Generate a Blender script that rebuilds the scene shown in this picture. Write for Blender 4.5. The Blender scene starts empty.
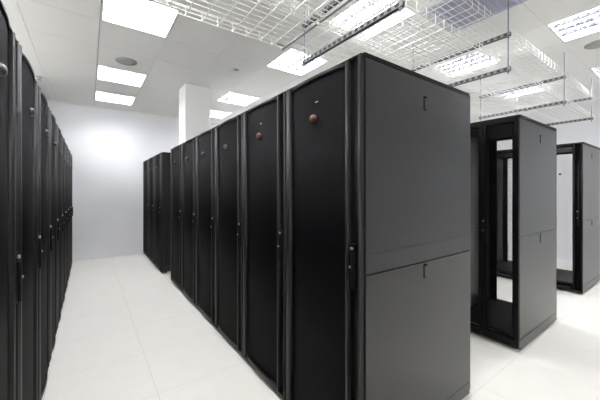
import bpy, bmesh, math
from mathutils import Vector, Matrix

C = bpy.context.scene.collection
PI = math.pi
CAMH = 1.358
CEIL = 3.048

# ------------------------------------------------------------------ materials
def mat(name, col, rough=0.5, metal=0.0, spec=0.5, emit=None, estr=0.0, coat=0.0):
    m = bpy.data.materials.new(name); m.use_nodes = True
    b = m.node_tree.nodes['Principled BSDF']
    b.inputs['Base Color'].default_value = (*col, 1)
    b.inputs['Roughness'].default_value = rough
    b.inputs['Metallic'].default_value = metal
    b.inputs['Specular IOR Level'].default_value = spec
    b.inputs['Coat Weight'].default_value = coat
    if emit:
        b.inputs['Emission Color'].default_value = (*emit, 1)
        b.inputs['Emission Strength'].default_value = estr
    return m

def N(nt, t, **kw):
    n = nt.nodes.new(t)
    for k, v in kw.items(): setattr(n, k, v)
    return n

def math_node(nt, op, a, b=None):
    n = N(nt, 'ShaderNodeMath', operation=op)
    for i, v in enumerate((a, b)):
        if v is None: continue
        if isinstance(v, (int, float)): n.inputs[i].default_value = v
        else: nt.links.new(v, n.inputs[i])
    return n.outputs[0]

def add_noise(m, scale, c0, c1, detail=4, bump=0.0, stretch=None):
    """gentle colour mottling (and optional bump) from a noise texture"""
    nt = m.node_tree; b = nt.nodes['Principled BSDF']
    tc = N(nt, 'ShaderNodeTexCoord'); no = N(nt, 'ShaderNodeTexNoise')
    no.inputs['Scale'].default_value = scale; no.inputs['Detail'].default_value = detail
    src = tc.outputs['Object']
    if stretch:
        mp = N(nt, 'ShaderNodeMapping'); mp.inputs['Scale'].default_value = stretch
        nt.links.new(src, mp.inputs['Vector']); src = mp.outputs['Vector']
    nt.links.new(src, no.inputs['Vector'])
    cr = N(nt, 'ShaderNodeValToRGB')
    cr.color_ramp.elements[0].color = (*c0, 1); cr.color_ramp.elements[0].position = 0.3
    cr.color_ramp.elements[1].color = (*c1, 1); cr.color_ramp.elements[1].position = 0.7
    nt.links.new(no.outputs['Fac'], cr.inputs['Fac'])
    nt.links.new(cr.outputs['Color'], b.inputs['Base Color'])
    if bump:
        bp = N(nt, 'ShaderNodeBump'); bp.inputs['Strength'].default_value = bump
        bp.inputs['Distance'].default_value = 0.002
        nt.links.new(no.outputs['Fac'], bp.inputs['Height']); nt.links.new(bp.outputs['Normal'], b.inputs['Normal'])
    return m

def hole_pattern(nt, pitch, thr):
    tc = N(nt, 'ShaderNodeTexCoord'); sp = N(nt, 'ShaderNodeSeparateXYZ')
    nt.links.new(tc.outputs['Object'], sp.inputs[0])
    k = 2 * PI / pitch
    a = math_node(nt, 'COSINE', math_node(nt, 'MULTIPLY', sp.outputs['Y'], k))
    c = math_node(nt, 'COSINE', math_node(nt, 'MULTIPLY', sp.outputs['Z'], k))
    return math_node(nt, 'GREATER_THAN', math_node(nt, 'ADD', a, c), thr)

M = {}
M['floor'] = add_noise(mat('floor_laminate', (.8,.8,.77), 0.55, spec=.2), 9, (.88,.865,.825), (.90,.885,.845), 6)
M['floorgap'] = mat('floor_joint', (.45,.45,.43), .7)
M['wall'] = add_noise(mat('wall_paint', (.82,.84,.88), 0.7, spec=.2), 1.2, (.84,.855,.89), (.86,.875,.905), 2)
M['ceiling'] = add_noise(mat('ceiling_tile', (.77,.77,.75), 0.9, spec=.1), 120, (.84,.84,.825), (.88,.88,.865), 3)
M['ceilgap'] = mat('ceiling_void', (.35,.35,.34), .9)
M['ceiltrim'] = mat('ceiling_tee', (.86,.86,.85), .5)
M['column'] = add_noise(mat('column_paint', (.80,.80,.80), 0.7, spec=.2), 2, (.78,.78,.78), (.80,.80,.80), 2)
M['body'] = add_noise(mat('cabinet_steel', (.005,.005,.006), 0.4, spec=.10), 500, (.003,.003,.0035), (.005,.005,.006), 2)
M['jamb'] = mat('cabinet_door_edge', (.011,.011,.012), 0.42, spec=.2)
M['side'] = add_noise(mat('side_panel_paint', (.03,.03,.035), 0.30, spec=.65), 700, (.005,.005,.006), (.008,.008,.009), 2, bump=.03)
M['latch'] = mat('latch_plastic', (.002,.002,.002), .8, spec=.05)
M['handle'] = mat('handle_plastic', (.004,.004,.005), .45, spec=.12)
M['silver'] = mat('lock_metal', (.55,.5,.48), .3, 1.0)
M['red'] = mat('badge_red', (.075,.014,.013), .3, .2, coat=.3)
M['grey'] = mat('badge_grey', (.05,.05,.053), .3, .4, coat=.3)
M['label'] = mat('label_grey', (.4,.4,.42), .4)
M['rail'] = mat('base_plate_steel', (.008,.008,.009), .4, spec=.15)
M['white'] = mat('white_metal', (.8,.81,.82), .45)
M['louvre'] = mat('louvre_blade', (.80,.82,.93), .22, .9)
M['wire'] = mat('galvanised_wire', (.86,.865,.83), .35, .45)
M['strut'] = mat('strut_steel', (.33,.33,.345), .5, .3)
M['strutdark'] = mat('strut_inside', (.07,.07,.075), .6, .3)  # shade in and under the hollow channel, put into the colour
M['rod'] = mat('threaded_rod', (.20,.25,.33), .4, .6)
M['speaker'] = mat('speaker_grille', (.42,.42,.41), .6)
M['vent'] = mat('vent_blue_grey', (.50,.52,.64), .55)
M['ventdark'] = mat('vent_slat', (.42,.44,.55), .5)
M['lamp'] = mat('tube_light', (.9,.9,.9), .5, emit=(1, .99, .97), estr=21)
M['dark'] = mat('dark_plastic', (.03,.03,.03), .5)

m = mat('window_glass', (1,1,1), .05); M['pane'] = m  # glass for the added out-of-view windows
nt = m.node_tree; tr = N(nt, 'ShaderNodeBsdfTransparent'); ms = N(nt, 'ShaderNodeMixShader'); ms.inputs[0].default_value = .06
tr.inputs[0].default_value = (.97,.97,.96,1)
nt.links.new(tr.outputs[0], ms.inputs[1]); nt.links.new(nt.nodes['Principled BSDF'].outputs[0], ms.inputs[2])
nt.links.new(ms.outputs[0], nt.nodes['Material Output'].inputs['Surface'])

# dense perforated door sheet (opaque: the cabinet behind it is full and dark)
m = mat('perforated_sheet', (.02,.02,.02), .6); M['perf'] = m
nt = m.node_tree; h = hole_pattern(nt, .0062, -.25)
mx = N(nt, 'ShaderNodeMix', data_type='RGBA')
mx.inputs['A'].default_value = (.004,.004,.005,1); mx.inputs['B'].default_value = (.0015,.0015,.002,1)
nt.links.new(h, mx.inputs['Factor']); nt.links.new(mx.outputs['Result'], nt.nodes['Principled BSDF'].inputs['Base Color'])
sp_ = math_node(nt, 'SUBTRACT', .09, math_node(nt, 'MULTIPLY', h, .08)); nt.links.new(sp_, nt.nodes['Principled BSDF'].inputs['Specular IOR Level'])
# open perforated sheet that can be seen through
m = mat('open_mesh', (.004,.004,.004), .6, spec=.1); M['open'] = m
nt = m.node_tree; h = hole_pattern(nt, .007, -.9)
tr = N(nt, 'ShaderNodeBsdfTransparent'); ms = N(nt, 'ShaderNodeMixShader')
nt.links.new(h, ms.inputs[0]); nt.links.new(nt.nodes['Principled BSDF'].outputs[0], ms.inputs[1]); nt.links.new(tr.outputs[0], ms.inputs[2])
nt.links.new(ms.outputs[0], nt.nodes['Material Output'].inputs['Surface'])

# ------------------------------------------------------------------ mesh helpers
def box(bm, x0, x1, y0, y1, z0, z1, mi=0, bev=0.0):
    vs = [bm.verts.new((x, y, z)) for x in (x0, x1) for y in (y0, y1) for z in (z0, z1)]
    fs = []
    for q in ((0,1,3,2),(4,6,7,5),(0,4,5,1),(2,3,7,6),(0,2,6,4),(1,5,7,3)):
        f = bm.faces.new([vs[i] for i in q]); f.material_index = mi; fs.append(f)
    if bev:
        es = {e for f in fs for e in f.edges}
        r = bmesh.ops.bevel(bm, geom=list(es), offset=bev, segments=2, affect='EDGES', profile=.6)
        for f in r['faces']: f.material_index = mi
def tube(bm, p, q, r, n=6, mi=0, caps=True):
    p = Vector(p); q = Vector(q); d = (q - p).normalized()
    u = d.orthogonal().normalized(); v = d.cross(u)
    if abs(d.z) < .5: u = Vector((0,0,1)); v = d.cross(u).normalized()
    A = []; B = []
    for i in range(n):
        a = 2 * PI * (i + .5) / n; o = (u * math.cos(a) + v * math.sin(a)) * r
        A.append(bm.verts.new(p + o)); B.append(bm.verts.new(q + o))
    for i in range(n):
        f = bm.faces.new((A[i], A[(i+1) % n], B[(i+1) % n], B[i])); f.material_index = mi; f.smooth = n > 5
    if caps:
        bm.faces.new(A[::-1]).material_index = mi; bm.faces.new(B).material_index = mi
def lathe(bm, prof, c, n=32, mi=0, axis='z'):
    rings = []
    for r, h in prof:
        ring = []
        for i in range(n):
            a = 2 * PI * i / n
            o = (r*math.cos(a), r*math.sin(a), h) if axis == 'z' else (h, r*math.cos(a), r*math.sin(a))
            ring.append(bm.verts.new(Vector(c) + Vector(o)))
        rings.append(ring)
    for a, b in zip(rings, rings[1:]):
        for i in range(n):
            f = bm.faces.new((a[i], a[(i+1) % n], b[(i+1) % n], b[i])); f.smooth = True; f.material_index = mi
    bm.faces.new(rings[0]).material_index = mi; bm.faces.new(rings[-1]).material_index = mi

def obj(name, bm, mats, parent=None, loc=(0,0,0), fix=True):
    if fix: bmesh.ops.recalc_face_normals(bm, faces=bm.faces)
    me = bpy.data.meshes.new(name); bm.to_mesh(me); bm.free()
    for k in ([mats] if isinstance(mats, str) else mats): me.materials.append(M[k])
    o = bpy.data.objects.new(name, me); C.objects.link(o); o.location = loc
    if parent: o.parent = parent
    return o
def tag(o, label, cat, group=None):
    o['label'] = label; o['category'] = cat
    if group: o['group'] = group
    return o
def thing(name, label, cat, loc=(0,0,0), rz=0, group=None):
    o = bpy.data.objects.new(name, None); C.objects.link(o)
    o.location = loc; o.rotation_euler = (0,0,rz); o.empty_display_size = .1
    return tag(o, label, cat, group)
def struct(name, bm, mats):
    o = obj(name, bm, mats); o['kind'] = 'structure'; return o
def dup(root, loc, rz, label, group=None):
    r = root.copy(); C.objects.link(r); r.location = loc; r.rotation_euler = (0,0,rz); r['label'] = label
    if group: r['group'] = group
    for ch in list(root.children):
        c = ch.copy(); C.objects.link(c); c.parent = r
        for g in list(ch.children):
            d = g.copy(); C.objects.link(d); d.parent = c
    return r

# ------------------------------------------------------------------ the room
XL, XR, YN, YF = -1.45, 7.6, -2.2, 7.2
PX = .615
# raised floor: laminate panels with a hairline joint
bm = bmesh.new(); box(bm, XL, XR, YN, YF, -.12, -.004, 1)
i0 = int(math.floor((XL - .38) / PX)); j0 = int(math.floor((YN - .935) / PX))
for i in range(i0, 30):
    for j in range(j0, 30):
        a, b = max(.38 + i*PX, XL), min(.38 + (i+1)*PX, XR)
        c, d = max(.935 + j*PX, YN), min(.935 + (j+1)*PX, YF)
        if b - a < .01 or d - c < .01: continue
        g = .0007
        f = bm.faces.new([bm.verts.new(p) for p in ((a+g,c+g,0),(b-g,c+g,0),(b-g,d-g,0),(a+g,d-g,0))]); f.material_index = 0
struct('floor', bm, ['floor', 'floorgap'])
def wall(name, *a):
    bm = bmesh.new(); box(bm, *a); return struct(name, bm, 'wall')
wall('wall_back', XL-.1, XR+.1, YF, YF+.1, -.12, CEIL+.15)
# daylight windows added to the unseen walls behind and beside, to brighten the room
def window_wall(name, axis, c0, c1, a0, a1, w0, w1, z0, z1, n, num):
    bm = bmesh.new()
    def b(p0, p1, q0, q1, m=bm, d0=c0, d1=c1):
        if axis == 'x': box(m, p0, p1, d0, d1, q0, q1)
        else: box(m, d0, d1, p0, p1, q0, q1)
    b(a0, w0, -.12, CEIL+.15); b(w1, a1, -.12, CEIL+.15); b(w0, w1, -.12, z0); b(w0, w1, z1, CEIL+.15)
    struct(name, bm, 'wall')
    bm = bmesh.new(); m_ = (c0 + c1) / 2; f = .045
    for k in range(n + 1):
        p = w0 + (w1 - w0 - f) * k / n; b(p, p + f, z0, z1, bm, m_-.025, m_+.025)
    for k in range(n):
        p = w0 + (w1 - w0 - f) * k / n + f; q = w0 + (w1 - w0 - f) * (k+1) / n
        b(p, q, z0, z0+f, bm, m_-.025, m_+.025); b(p, q, z1-f, z1, bm, m_-.025, m_+.025)
    fr = obj('window_%d' % num, bm, 'white'); fr['kind'] = 'structure'
    bm = bmesh.new(); b(w0+f, w1-f, z0+f, z1-f, bm, m_-.003, m_+.003)
    obj('window_pane', bm, 'pane', fr)
window_wall('wall_front', 'x', YN-.1, YN, XL-.1, XR+.1, -1.3, .5, .5, 2.98, 2, 1)
window_wall('wall_left', 'y', XL-.1, XL, YN, YF, -2.0, 5.8, 2.16, 3.0, 8, 2)
wall('wall_right', XR, XR+.1, YN, YF, -.12, CEIL+.15)

# ceiling tiles, x pitch .615, y pitch .632
def cx(i): return .095 + .615 * i
def cy(j): return 1.0 + .632 * j
LIGHTS = [(0,3),(0,6),(0,8),(3,1),(3,3),(3,6),(3,8),(6,-1),(6,1),(6,3),(6,6),(6,8),(9,1),(9,-1),(9,3),(9,6),(9,8),
          (0,1),(0,-1),(9,-3)]  # unseen fill lights added to brighten the aisle and side panels
VENTS = [(4,0),(4,-1)]
holes = set(LIGHTS + VENTS)
bm = bmesh.new()
for i in range(-4, 14):
    for j in range(-8, 11):
        if (i, j) in holes: continue
        a, b = max(cx(i), XL), min(cx(i+1), XR); c, d = max(cy(j), YN), min(cy(j+1), YF)
        if b - a < .01 or d - c < .01: continue
        g = .0018
        box(bm, a+g, b-g, c+g, d-g, CEIL, CEIL+.012, 0)
box(bm, XL, XR, YN, YF, CEIL+.11, CEIL+.14, 1)
# exposed tees closing the tile gaps from above
for i in range(-3, 14):
    if XL < cx(i) < XR: box(bm, cx(i)-.012, cx(i)+.012, YN, YF, CEIL+.0125, CEIL+.03, 1)
for j in range(-7, 11):
    if YN < cy(j) < YF: box(bm, XL, XR, cy(j)-.012, cy(j)+.012, CEIL+.0125, CEIL+.03, 1)
struct('ceiling', bm, ['ceiling', 'ceilgap'])
bm = bmesh.new(); box(bm, cx(0)-.03, cx(0)-.002, YN, YF, CEIL-.004, CEIL-.0005, 0)
struct('trim_1', bm, 'ceiltrim')
bm = bmesh.new()
box(bm, XL, XR, YF-.02, YF-.0005, CEIL-.018, CEIL-.0005)
struct('trim_2', bm, 'ceiltrim')

# column behind the central row
bm = bmesh.new(); box(bm, 1.235, 1.625, 4.80, 5.21, 0, CEIL-.0005, bev=.004)
struct('wall_column', bm, 'column')

# ------------------------------------------------------------------ louvred ceiling lights
def wedge(bm, x, y0, y1, z0, z1, w0, w1):
    a = [bm.verts.new(p) for p in ((x-w0/2,y0,z0),(x+w0/2,y0,z0),(x+w1/2,y0,z1),(x-w1/2,y0,z1))]
    b = [bm.verts.new(p) for p in ((x-w0/2,y1,z0),(x+w0/2,y1,z0),(x+w1/2,y1,z1),(x-w1/2,y1,z1))]
    for i in range(4): bm.faces.new((a[i], a[(i+1)%4], b[(i+1)%4], b[i]))
    bm.faces.new(a[::-1]); bm.faces.new(b)
def crossw(bm, x0, x1, y, z0, z1, w0, w1):
    a = [bm.verts.new(p) for p in ((x0,y-w0/2,z0),(x0,y+w0/2,z0),(x0,y+w1/2,z1),(x0,y-w1/2,z1))]
    b = [bm.verts.new(p) for p in ((x1,y-w0/2,z0),(x1,y+w0/2,z0),(x1,y+w1/2,z1),(x1,y-w1/2,z1))]
    for i in range(4): bm.faces.new((a[i], a[(i+1)%4], b[(i+1)%4], b[i]))
    bm.faces.new(a[::-1]); bm.faces.new(b)
def light_proto():
    W, D = .615, .632
    t = thing('ceiling_light', '', 'ceiling light')
    bm = bmesh.new()
    box(bm, .004, .022, .004, D-.004, -.004, .10); box(bm, W-.022, W-.004, .004, D-.004, -.004, .10)
    box(bm, .022, W-.022, .004, .022, -.004, .10); box(bm, .022, W-.022, D-.022, D-.004, -.004, .10)
    box(bm, .004, W-.004, .004, D-.004, .10, .106)
    obj('frame', bm, 'white', t)
    bm = bmesh.new()
    for k in range(1, 4):
        x = .022 + (W-.044) * k / 4; wedge(bm, x, .022, D-.022, .0, .042, .004, .05)
    for k in range(1, 8):
        y = .022 + (D-.044) * k / 8
        for q in range(4):
            xa = .022 + (W-.044)*q/4 + .004; crossw(bm, xa, xa + (W-.044)/4 - .008, y, .001, .026, .002, .010)
    obj('louvre', bm, 'louvre', t)
    bm = bmesh.new(); box(bm, .024, W-.024, .024, D-.024, .046, .095)
    obj('lamp', bm, 'lamp', t)
    return t
LL = {(0,3):'large bright square ceiling light nearest the top left corner, partly above the wire tray',
 (0,6):'square ceiling light just beyond the round speaker over the left aisle',
 (0,8):'farthest ceiling light over the left aisle, closest to the back wall',
 (3,1):'ceiling light directly above the wire trays over the nearest central cabinet',
 (3,3):'square ceiling light just over the tops of the second and third central cabinets',
 (3,6):'square ceiling light right of the white column, nearer of the two there',
 (3,8):'small far ceiling light peeking out right beside the white column',
 (6,1):'louvred ceiling light seen through the wire trays above the nearest side panel corner',
 (6,-1):'louvred ceiling light at the upper right, clear of the wire trays',
 (9,1):'distant louvred light seen through the trays above the second row cabinet',
 (9,-1):'louvred ceiling light at the right edge above the hanging tray ends'}
lp = light_proto(); first = True
for (i, j) in LIGHTS:
    lab = LL.get((i, j))
    if (i, j) == (0, 1): lab = 'louvred ceiling light over the left aisle just above the top edge of the picture'
    if lab is None:
        lab = ('louvred ceiling light near the back of the room, hidden behind cabinets' if j > 0 else
               'louvred ceiling light overhead behind the viewpoint')
    loc = (cx(i), cy(j), CEIL)
    grp = 'louvred square ceiling lights' if (i,j) in LL else ('ceiling lights hidden near the back' if j > 0 else 'ceiling lights behind the viewpoint')
    if (i, j) == (0, 1): grp = 'louvred square ceiling lights'
    if first: lp.location = loc; lp['label'] = lab; lp['group'] = grp; first = False
    else: dup(lp, loc, 0, lab, grp)

# blue-grey ceiling panels
for (i, j), lab in zip(VENTS, ['bluish grey slatted ceiling panel seen through the upper wire tray',
                               'bluish grey slatted ceiling panel cut by the top edge of the picture']):
    t = thing('ceiling_vent', lab, 'ceiling vent', (cx(i), cy(j), CEIL), 0, 'blue grey ceiling panels')
    bm = bmesh.new(); W, D = .615, .632
    box(bm, .003, .03, .003, D-.003, -.003, .02); box(bm, W-.03, W-.003, .003, D-.003, -.003, .02)
    box(bm, .03, W-.03, .003, .03, -.003, .02); box(bm, .03, W-.03, D-.03, D-.003, -.003, .02)
    obj('frame', bm, 'vent', t)
    bm = bmesh.new(); box(bm, .03, W-.03, .03, D-.03, .012, .02)
    for k in range(1, 12):
        y = .03 + (D-.06)*k/12; box(bm, .03, W-.03, y-.012, y+.012, .002, .006)
    obj('slat_panel', bm, 'ventdark', t)

# round ceiling speakers, detector, sprinkler
def disc(name, lab, cat, x, y, r, mats, group=None):
    t = thing(name, lab, cat, (x, y, CEIL), 0, group)
    bm = bmesh.new(); lathe(bm, [(r, -.0005), (r, -.006), (r*.93, -.012), (r*.88, -.012), (r*.88, -.006)], (0,0,0)); obj('rim', bm, mats[0], t)
    bm = bmesh.new(); lathe(bm, [(r*.87, -.003), (r*.87, -.009), (r*.5, -.012), (.004, -.013)], (0,0,0)); obj('grille', bm, mats[1], t)
disc('ceiling_speaker', 'round grey ceiling speaker between the two nearer left aisle lights', 'speaker', .405, 4.45, .125, ('speaker','speaker'), 'round ceiling speakers')
disc('ceiling_speaker', 'round grey ceiling speaker at the right edge under the louvred light', 'speaker', 4.76, .765, .125, ('speaker','speaker'), 'round ceiling speakers')
t = thing('smoke_detector', 'small round smoke detector on the ceiling left of the central row', 'smoke detector', (1.655, 3.82, CEIL))
bm = bmesh.new(); lathe(bm, [(.06,-.0005),(.06,-.012),(.052,-.018),(.03,-.02)], (0,0,0)); obj('base', bm, 'white', t)
bm = bmesh.new(); lathe(bm, [(.034,-.0205),(.032,-.027),(.022,-.030),(.004,-.031)], (0,0,0)); obj('sensor_head', bm, 'speaker', t)
t = thing('sprinkler_head', 'tiny grey sprinkler head on the ceiling above the left row', 'sprinkler', (-.59, 5.80, CEIL))
bm = bmesh.new(); lathe(bm, [(.04,.004),(.04,-.006),(.015,-.012),(.012,-.04)], (0,0,0), 16); obj('escutcheon', bm, 'speaker', t)
bm = bmesh.new(); lathe(bm, [(.01,-.041),(.03,-.046),(.03,-.049),(.004,-.05)], (0,0,0), 16); obj('deflector', bm, 'speaker', t)

# ------------------------------------------------------------------ server cabinets
W, H, DP = .631, 2.0, 1.02
def arc(y0, y1, n, b):
    out = []
    for k in range(n + 1):
        t = k / n; out.append((y0 + (y1-y0)*t, .004 - b * (1 - abs(2*t-1)**2.4)))
    return out
def curved_sheet(bm, pts, z0, z1, th, mi=0):
    """vertical sheet following pts (y, x) from z0 to z1, thickness th inward"""
    A = [[bm.verts.new((x + o, y, z)) for (y, x) in pts] for o in (0, th) for z in (z0, z1)]
    f0, f1, b0, b1 = A; n = len(pts)
    for k in range(n-1):
        for q in ((f0[k], f0[k+1], f1[k+1], f1[k]), (b0[k], b1[k], b1[k+1], b0[k+1]), (f0[k], b0[k], b0[k+1], f0[k+1]), (f1[k], f1[k+1], b1[k+1], b1[k])):
            f = bm.faces.new(q); f.material_index = mi; f.smooth = True
    for k in (0, n-1):
        bm.faces.new((f0[k], f1[k], b1[k], b0[k])).material_index = mi
BULGE = .020
Z0, Z1 = .045, 1.985
def add_handle(parent, y, x=0.0, s=-1, z=.905):
    """lever handle with two small metal locks; s is the outward direction along x"""
    bm = bmesh.new()
    def bx(a, b, y0, y1, z0, z1, mi=0, bev=0): box(bm, min(a,b), max(a,b), y0, y1, z0, z1, mi, bev)
    bx(x, x+s*.024, y-.015, y+.015, z-.005, z+.205, 0, .004)
    bx(x+s*.0245, x+s*.038, y-.011, y+.011, z+.0, z+.165, 0, .005)
    lathe(bm, [(.008, s*.0245+x), (.008, s*.032+x), (.0065, s*.034+x)], (0, y, z+.184), 12, 1, 'x')
    lathe(bm, [(.006, s*.0385+x), (.006, s*.042+x), (.005, s*.043+x)], (0, y, z+.10), 12, 1, 'x')
    return obj('handle', bm, ['handle', 'silver'], parent)
def make_front_door(parent, sheet, badge):
    bm = bmesh.new()
    # outer strip, deep handle recess, inner strip
    curved_sheet(bm, [(.004,.011),(.005,-.006),(.009,-.013),(.013,-.015),(.018,-.014),(.021,-.010),(.022,-.002),(.023,.010)], Z0, Z1, .003)
    curved_sheet(bm, [(.023,.010),(.083,.010)], Z0, Z1, .003, 1)
    curved_sheet(bm, [(.083,.010),(.084,-.006),(.086,-.012),(.088,-.014),(.098,-.014),(.104,-.010),(.106,.004)], Z0, Z1, .003)
    curved_sheet(bm, [(.582,.006),(.584,-.010),(.590,-.015),(.600,-.016),(.614,-.016),(.622,-.013),(.626,-.006),(.628,.011)], Z0, Z1, .003)
    for z0, z1 in ((.022, Z0), (Z1, Z1+.004)): box(bm, -.008, .0125, .004, .628, z0, z1, 0)
    a = [(y, x-.004) for y, x in arc(.106, .582, 20, BULGE)]
    curved_sheet(bm, a, Z0, Z0+.035, .004); curved_sheet(bm, a, Z1-.020, Z1, .004)
    for z in (Z0, Z1):
        vs = [bm.verts.new((x+.001, y, z)) for y, x in a] + [bm.verts.new((.011, .582, z)), bm.verts.new((.011, .106, z))]
        bm.faces.new(vs)
    door = obj('front_door', bm, ['jamb', 'body'], parent)
    bm = bmesh.new(); a2 = [(y, x+.002) for y, x in arc(.107, .581, 24, BULGE)]
    curved_sheet(bm, a2, Z0+.035, Z1-.020, .0015)
    obj('mesh_panel', bm, sheet, door)
    add_handle(door, .0530, .0095)
    if badge:
        bm = bmesh.new()
        xb = .0055 - BULGE
        lathe(bm, [(.022, xb+.002), (.023, xb-.003), (.019, xb-.011), (.012, xb-.016), (.003, xb-.018)], (0, 0, 0), 20, 0, 'x')
        for v in bm.verts: v.co.y = v.co.y*1.3 + .345; v.co.z = v.co.z*.95 + 1.757
        obj('badge', bm, badge, door)
        if badge == 'red':
            bm = bmesh.new(); box(bm, xb-.002, xb+.001, .306, .330, 1.838, 1.842); obj('nameplate', bm, 'label', door)
    return door
def side_panels(parent, y, s, lock=True):
    """upper and lower lift-off side panel; y outer plane, s = outward sign"""
    def bx(bm, x0, x1, a, b, z0, z1, bev=0, mi=0):
        box(bm, x0, x1, min(y+s*a, y+s*b), max(y+s*a, y+s*b), z0, z1, mi, bev)
    x0, x1 = .0215, DP-.006
    for (z0, z1, zl) in ((.970, 1.972, 1.845), (.108, .964, .915)):
        bm = bmesh.new()
        if z1 > 1.5:
            bx(bm, x0, x1, -.013, -.0025, z0, z1)
            for a_, b_ in ((z0, 1.0655), (1.0685, 1.9525), (1.9550, z1)): bx(bm, x0, x1, -.0025, 0, a_, b_, .0008)
        else: bx(bm, x0, x1, -.013, 0, z0, z1, .002)
        p = obj('side_panel', bm, 'side', parent)
        bm = bmesh.new(); o = 0
        bx(bm, .486, .520, o, .0015+o, zl-.038, zl+.038, .0006); bx(bm, .490, .516, .0016+o, .005+o, zl-.033, zl+.026, .001, 1)
        obj('latch', bm, ['latch', 'side'], p)
def feet(t):
    for x in (.07, DP-.07):
        for y in (.06, W-.06):
            bm = bmesh.new(); lathe(bm, [(.022,0),(.022,.012),(.009,.014),(.009,.034)], (x, y, 0), 12)
            obj('foot', bm, 'dark', t)
def closed_rack(badge='grey', side=0):
    t = thing('server_cabinet', '', 'server cabinet')
    bm = bmesh.new()
    y0, y1 = (.016, W-.002) if side < 0 else ((.002, W-.016) if side > 0 else (.002, W-.002))
    box(bm, .0145, DP-.002, y0, y1, .03, H-.012, 0, .003)          # carcass
    if side:
        ys = (.0005, .0155) if side < 0 else (W-.0155, W-.0005)
        box(bm, .0145, DP, ys[0], ys[1], 1.976, H-.002, 0, .002)   # head rail
        box(bm, .0145, DP, ys[0], ys[1], .028, .104, 1, .002)      # plinth rail
        box(bm, .0145, .0195, ys[0], ys[1], .104, 1.976, 0, .001)
    box(bm, .0145, DP, y0, y1, H-.0115, H, 0, .003)
    obj('carcass', bm, ['body', 'side'], t)
    make_front_door(t, 'perf', badge)
    bm = bmesh.new(); box(bm, DP-.0015, DP+.022, .006, W-.006, .045, 1.985, 0, .004); obj('rear_door', bm, 'side', t)
    if side: side_panels(t, 0 if side < 0 else W, side)
    feet(t)
    return t
def open_rack(rear, front, flip):
    """empty cabinet that can be seen through"""
    t = thing('server_cabinet', '', 'server cabinet')
    bm = bmesh.new(); p = .045
    for x in (.032, DP-.032-p):
        for y in (.015, W-.015-p): box(bm, x, x+p, y, y+p, .03, H-.03, 0, .003)
    for y in (.015, W-.015-p):
        box(bm, .032+p, DP-.032-p, y, y+p, .03, .09); box(bm, .032+p, DP-.032-p, y, y+p, H-.06, H-.03)
    for x in (.032, DP-.032-p):
        box(bm, x, x+p, .015+p, W-.015-p, .03, .085); box(bm, x, x+p, .015+p, W-.015-p, H-.055, H-.03)
    obj('frame', bm, 'body', t)
    bm = bmesh.new(); box(bm, .03, DP-.0, .0005, W-.0005, H-.028, H, 0, .004); obj('top_panel', bm, 'body', t)
    bm = bmesh.new(); box(bm, .08, DP-.08, .062, W-.062, .095, .105); obj('base_panel', bm, 'rail', t)
    for x in (.16, DP-.22):
        for y, s in ((.062, 1), (W-.062, -1)):
            bm = bmesh.new()
            box(bm, x, x+.035, min(y, y+s*.006), max(y, y+s*.006), .107, H-.06)
            box(bm, x, x+.003, min(y+s*.0065, y+s*.07), max(y+s*.0065, y+s*.07), .107, H-.06)
            obj('mounting_rail', bm, 'body', t)
    for y, s in ((.006, -1), (W-.006, 1)):
        side_panels(t, y, s)
        bm = bmesh.new(); a, b = (.0055, .0148) if s < 0 else (W-.0148, W-.0055)
        box(bm, .0145, DP, a, b, .028, .104, 1); box(bm, .0145, .0195, a, b, .104, 1.97)
        obj('plinth_rail', bm, ['body', 'side'], t)
    if front:
        make_front_door(t, 'open', None)
    if rear:
        for y0, y1, hy in ((.006, W-.287, None), (W-.283, W-.006, W-.265)):
            bm = bmesh.new(); X0, X1 = DP+.001, DP+.022
            st = .030
            box(bm, X0, X1, y0, y0+st, .045, 1.985, 0, .003); box(bm, X0, X1, y1-st, y1, .045, 1.985, 0, .003)
            box(bm, X0, X1, y0+st, y1-st, .045, .10, 0, .002); box(bm, X0, X1, y0+st, y1-st, 1.945, 1.985, 0, .002)
            if hy is None:
                pass
            d = obj('rear_door', bm, 'body', t)
            bm = bmesh.new(); box(bm, X0+.008, X0+.0095, y0+st, y1-st, .10, 1.945); obj('mesh_panel', bm, 'open', d)
            if hy: add_handle(d, hy, X1, 1)
    feet(t)
    return t

PITCH = .635
PX1 = 1.02
G1 = 'server cabinets in the central row'
r = closed_rack('red', -1)
r.location = (PX1, .932, 0); tag(r, 'black cabinet at the near end of the central row, its big side panel showing', 'server cabinet', G1)
r = closed_rack('red')
r.location = (PX1, .932+PITCH, 0); tag(r, 'second black cabinet in the central row, with a reddish badge, behind the nearest one', 'server cabinet', G1)
proto = closed_rack('grey')
words = ['third', 'fourth', 'fifth']
for k, w in enumerate(words):
    lab = f'{w} black server cabinet from the near end of the central row, with a grey badge'
    loc = (PX1, .932 + PITCH*(k+2), 0)
    if k == 0: proto.location = loc; tag(proto, lab, 'server cabinet', G1)
    else: dup(proto, loc, 0, lab, G1)
r6 = dup(proto, (PX1, .932+PITCH*5, 0), 0, 'black cabinet at the far end of the central row, in front of the white column', G1)
# far block beyond the column
G2 = 'cabinets of the far block by the back wall'
end = closed_rack('grey', -1)
end.location = (.98, 5.26, 0); tag(end, 'nearest of the three cabinets in the far block, its narrow dark side showing', 'server cabinet', G2)
dup(proto, (.98, 5.26+PITCH, 0), 0, 'middle of the three cabinets in the far block beyond the gap', G2)
dup(proto, (.98, 5.26+2*PITCH, 0), 0, 'last cabinet of the far block, standing against the back wall', G2)
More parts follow.
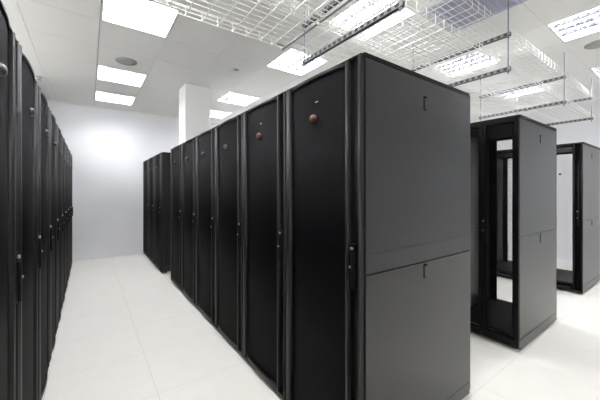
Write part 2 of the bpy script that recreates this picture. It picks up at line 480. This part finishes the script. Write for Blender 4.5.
# left row, facing the aisle from the other side
G3 = 'server cabinets in the left row'
wl = ['cabinet of the left row beside the viewpoint, out of the picture',
      'nearest cabinet in the left row, a sliver with its door badge at the picture edge',
      'second cabinet from the viewer in the left row, black with a round badge',
      'third cabinet from the viewer in the left row, narrow black door with badge',
      'fourth cabinet from the viewer in the left row, thin dark strip',
      'fifth cabinet from the viewer in the left row, thin dark strip',
      'sixth cabinet from the viewer in the left row, thin dark strip',
      'fourth from the back wall among the left row cabinets',
      'third from the back wall among the left row cabinets',
      'second from the back wall among the left row cabinets',
      'last cabinet of the left row, closest to the white back wall']
for k in range(-1, 9):
    y1 = 1.71 + .64*k
    dup(proto, (-.25, y1, 0), PI, wl[k+1] if k < 6 else wl[k+2], G3)
# second row: empty cabinets seen from the back
r2 = open_rack(True, False, True)
r2.location = (3.955, .935+PITCH, 0); r2.rotation_euler = (0,0,PI)
tag(r2, 'empty see-through cabinet at the near end of the second row, grey side panel lit', 'server cabinet', 'cabinets in the second row')
dup(r2, (3.955, .935+2*PITCH, 0), PI, 'cabinet hidden directly behind the first one of the second row', 'cabinets in the second row')
# third row
r3 = open_rack(False, True, False)
r3.location = (5.235, .985, 0)
tag(r3, 'empty open cabinet at the right edge, white wall visible through it', 'server cabinet', 'cabinets in the third row')
dup(r3, (5.235, .985+PITCH, 0), 0, 'second cabinet of the third row, glimpsed through the second row cabinet', 'cabinets in the third row')
dup(r3, (5.235, .985+2*PITCH, 0), 0, 'third cabinet of the third row, mostly hidden behind the second row', 'cabinets in the third row')

# small fitting on the right wall seen through the open cabinet
t = thing('wall_thermostat', 'small dark fitting on the white wall seen through the rightmost open cabinet', 'wall fitting', (XR, 1.765, 1.69))
bm = bmesh.new(); box(bm, -.012, -.0005, -.024, .024, -.024, .024, 0, .003); obj('back_plate', bm, 'white', t)
bm = bmesh.new(); box(bm, -.035, -.0125, -.018, .018, -.018, .018, 0, .004); obj('dial_cover', bm, 'dark', t)

# ------------------------------------------------------------------ cable trays
ZL, ZU = CAMH + 1.12, CAMH + 1.425
WR = .0030
def tray(label, x0, x1, y0, y1, z, h, joints):
    t = thing('cable_tray', label, 'cable tray', (x0, y0, z), 0, 'wire mesh cable trays')
    bm = bmesh.new(); L = x1 - x0; D = y1 - y0
    n = max(3, round(D / .05))
    for k in range(n + 1): tube(bm, (0, D*k/n, 0), (L, D*k/n, 0), (.0028) if 0 < k < n else WR, 4)
    bot = obj('tray_floor', bm, 'wire', t)
    bm = bmesh.new()
    for y, s in ((0,-1), (D,1)):
        lv = (h*.5, h) if h > .07 else (h*.55, h)
        for zz in lv: tube(bm, (0, y, zz), (L, y, zz), WR, 4)
    obj('side_wire', bm, 'wire', t)
    bm = bmesh.new(); m_ = int(round(L / .1055))
    for k in range(m_ + 1):
        x = L*k/m_
        tube(bm, (x, -WR*1.2, -WR*1.6), (x, D+WR*1.2, -WR*1.6), .0033, 4)
        for y in (-WR*1.6, D+WR*1.6): tube(bm, (x, y, -WR), (x, y, h+.012), WR, 4)
    obj('cross_wire', bm, 'wire', t)
    for j in joints:
        bm = bmesh.new(); box(bm, j-x0-.008, j-x0+.008, -.004, D+.004, -WR*3-.008, -WR*3, 0)
        for y in (-WR*5, D+WR*5): box(bm, j-x0-.04, j-x0+.04, y-.002, y+.002, h*.35, h*.62, 0)
        obj('splice_bar', bm, 'strut', t)
tray('lower wire mesh cable tray on the far side, passing over the left aisle', -.45, 6.45, 1.54, 1.965, ZL, .055, (1.235,))
tray('lower wire mesh cable tray on the near side, just above the nearest cabinet top', -.45, 6.45, 1.085, 1.50, ZL, .055, (1.235,))
tray('upper wire mesh cable tray on the far side, resting on the higher struts', -.45, 6.45, 1.56, 1.985, ZU, .075, ())
tray('upper wire mesh cable tray on the near side, its rim running down to the right', -.45, 6.45, 1.09, 1.52, ZU, .075, ())

def strut(parent, x, z, y0, y1):
    """slotted channel running along y; open slots on the underside"""
    bm = bmesh.new(); w = .024; hh = .034
    za = z - WR*3 - .001 - .009; zb = za - hh
    box(bm, x-w/2, x+w/2, y0, y1, zb, zb+.003, 1)
    for a_, b_, c_, d_ in ((x-w/2, x-w/2+.003, x-w/2+.0035, x-w/2+.0045), (x+w/2-.003, x+w/2, x+w/2-.0045, x+w/2-.0035)):
        box(bm, a_, b_, y0, y1, za-.005, za, 0); box(bm, a_, b_, y0, y1, zb+.003, zb+.007, 0)
        y = y0
        while y < y1 - .02:
            box(bm, a_, b_, y, min(y+.024, y1), zb+.007, za-.005, 0); y += .054
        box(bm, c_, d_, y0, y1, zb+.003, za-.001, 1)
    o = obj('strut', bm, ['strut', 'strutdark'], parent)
    for yy in (y0+.02, y1-.02):
        bm = bmesh.new(); lathe(bm, [(.013, zb-.012), (.013, zb-.001)], (x, yy, 0), 6); obj('nut', bm, 'rod', o)
    return zb
for x, lab in ((1.48, 'slotted strut hanger with two threaded rods above the nearest central cabinet'),
               (3.03, 'strut hanger whose blue-grey rod drops from the top edge, right of the near cabinet'),
               (4.72, 'strut hanger crossing above the second row cabinet, third from the left'),
               (6.12, 'rightmost strut hanger, dark bars near the right wall')):
    t = thing('trapeze_hanger', lab, 'hanger', (x, 1.5, ZL), 0, 'strut hangers carrying the cable trays')
    def off(z): return z - ZL
    y0, y1 = -.46, .525
    strut(t, 0, off(ZU), y0, y1)
    zb = strut(t, 0, 0, y0, y1)
    for yy in (y0+.02, y1-.02):
        bm = bmesh.new(); tube(bm, (0, yy, zb-.03), (0, yy, CEIL-ZL-.0005), .0042, 8); obj('rod', bm, 'rod', t)

# ------------------------------------------------------------------ camera
cam = bpy.data.cameras.new('camera'); co = bpy.data.objects.new('camera', cam); C.objects.link(co)
cam.sensor_width = 36; cam.lens = 296 * 36 / 600; cam.sensor_fit = 'HORIZONTAL'
cam.shift_y = -9 / 600; cam.clip_start = .02
co.location = (0, 0, CAMH)
co.rotation_euler = (PI/2, 0, -math.atan2(.5821, .8131))
bpy.context.scene.camera = co

w = bpy.data.worlds.new('world'); bpy.context.scene.world = w; w.use_nodes = True
w.node_tree.nodes['Background'].inputs[0].default_value = (1,.98,.955,1)
w.node_tree.nodes['Background'].inputs[1].default_value = 5.0
vs = bpy.context.scene.view_settings
vs.view_transform = 'Standard'; vs.look = 'None'; vs.gamma = 1; vs.use_curve_mapping = False
vs.exposure = 0.45
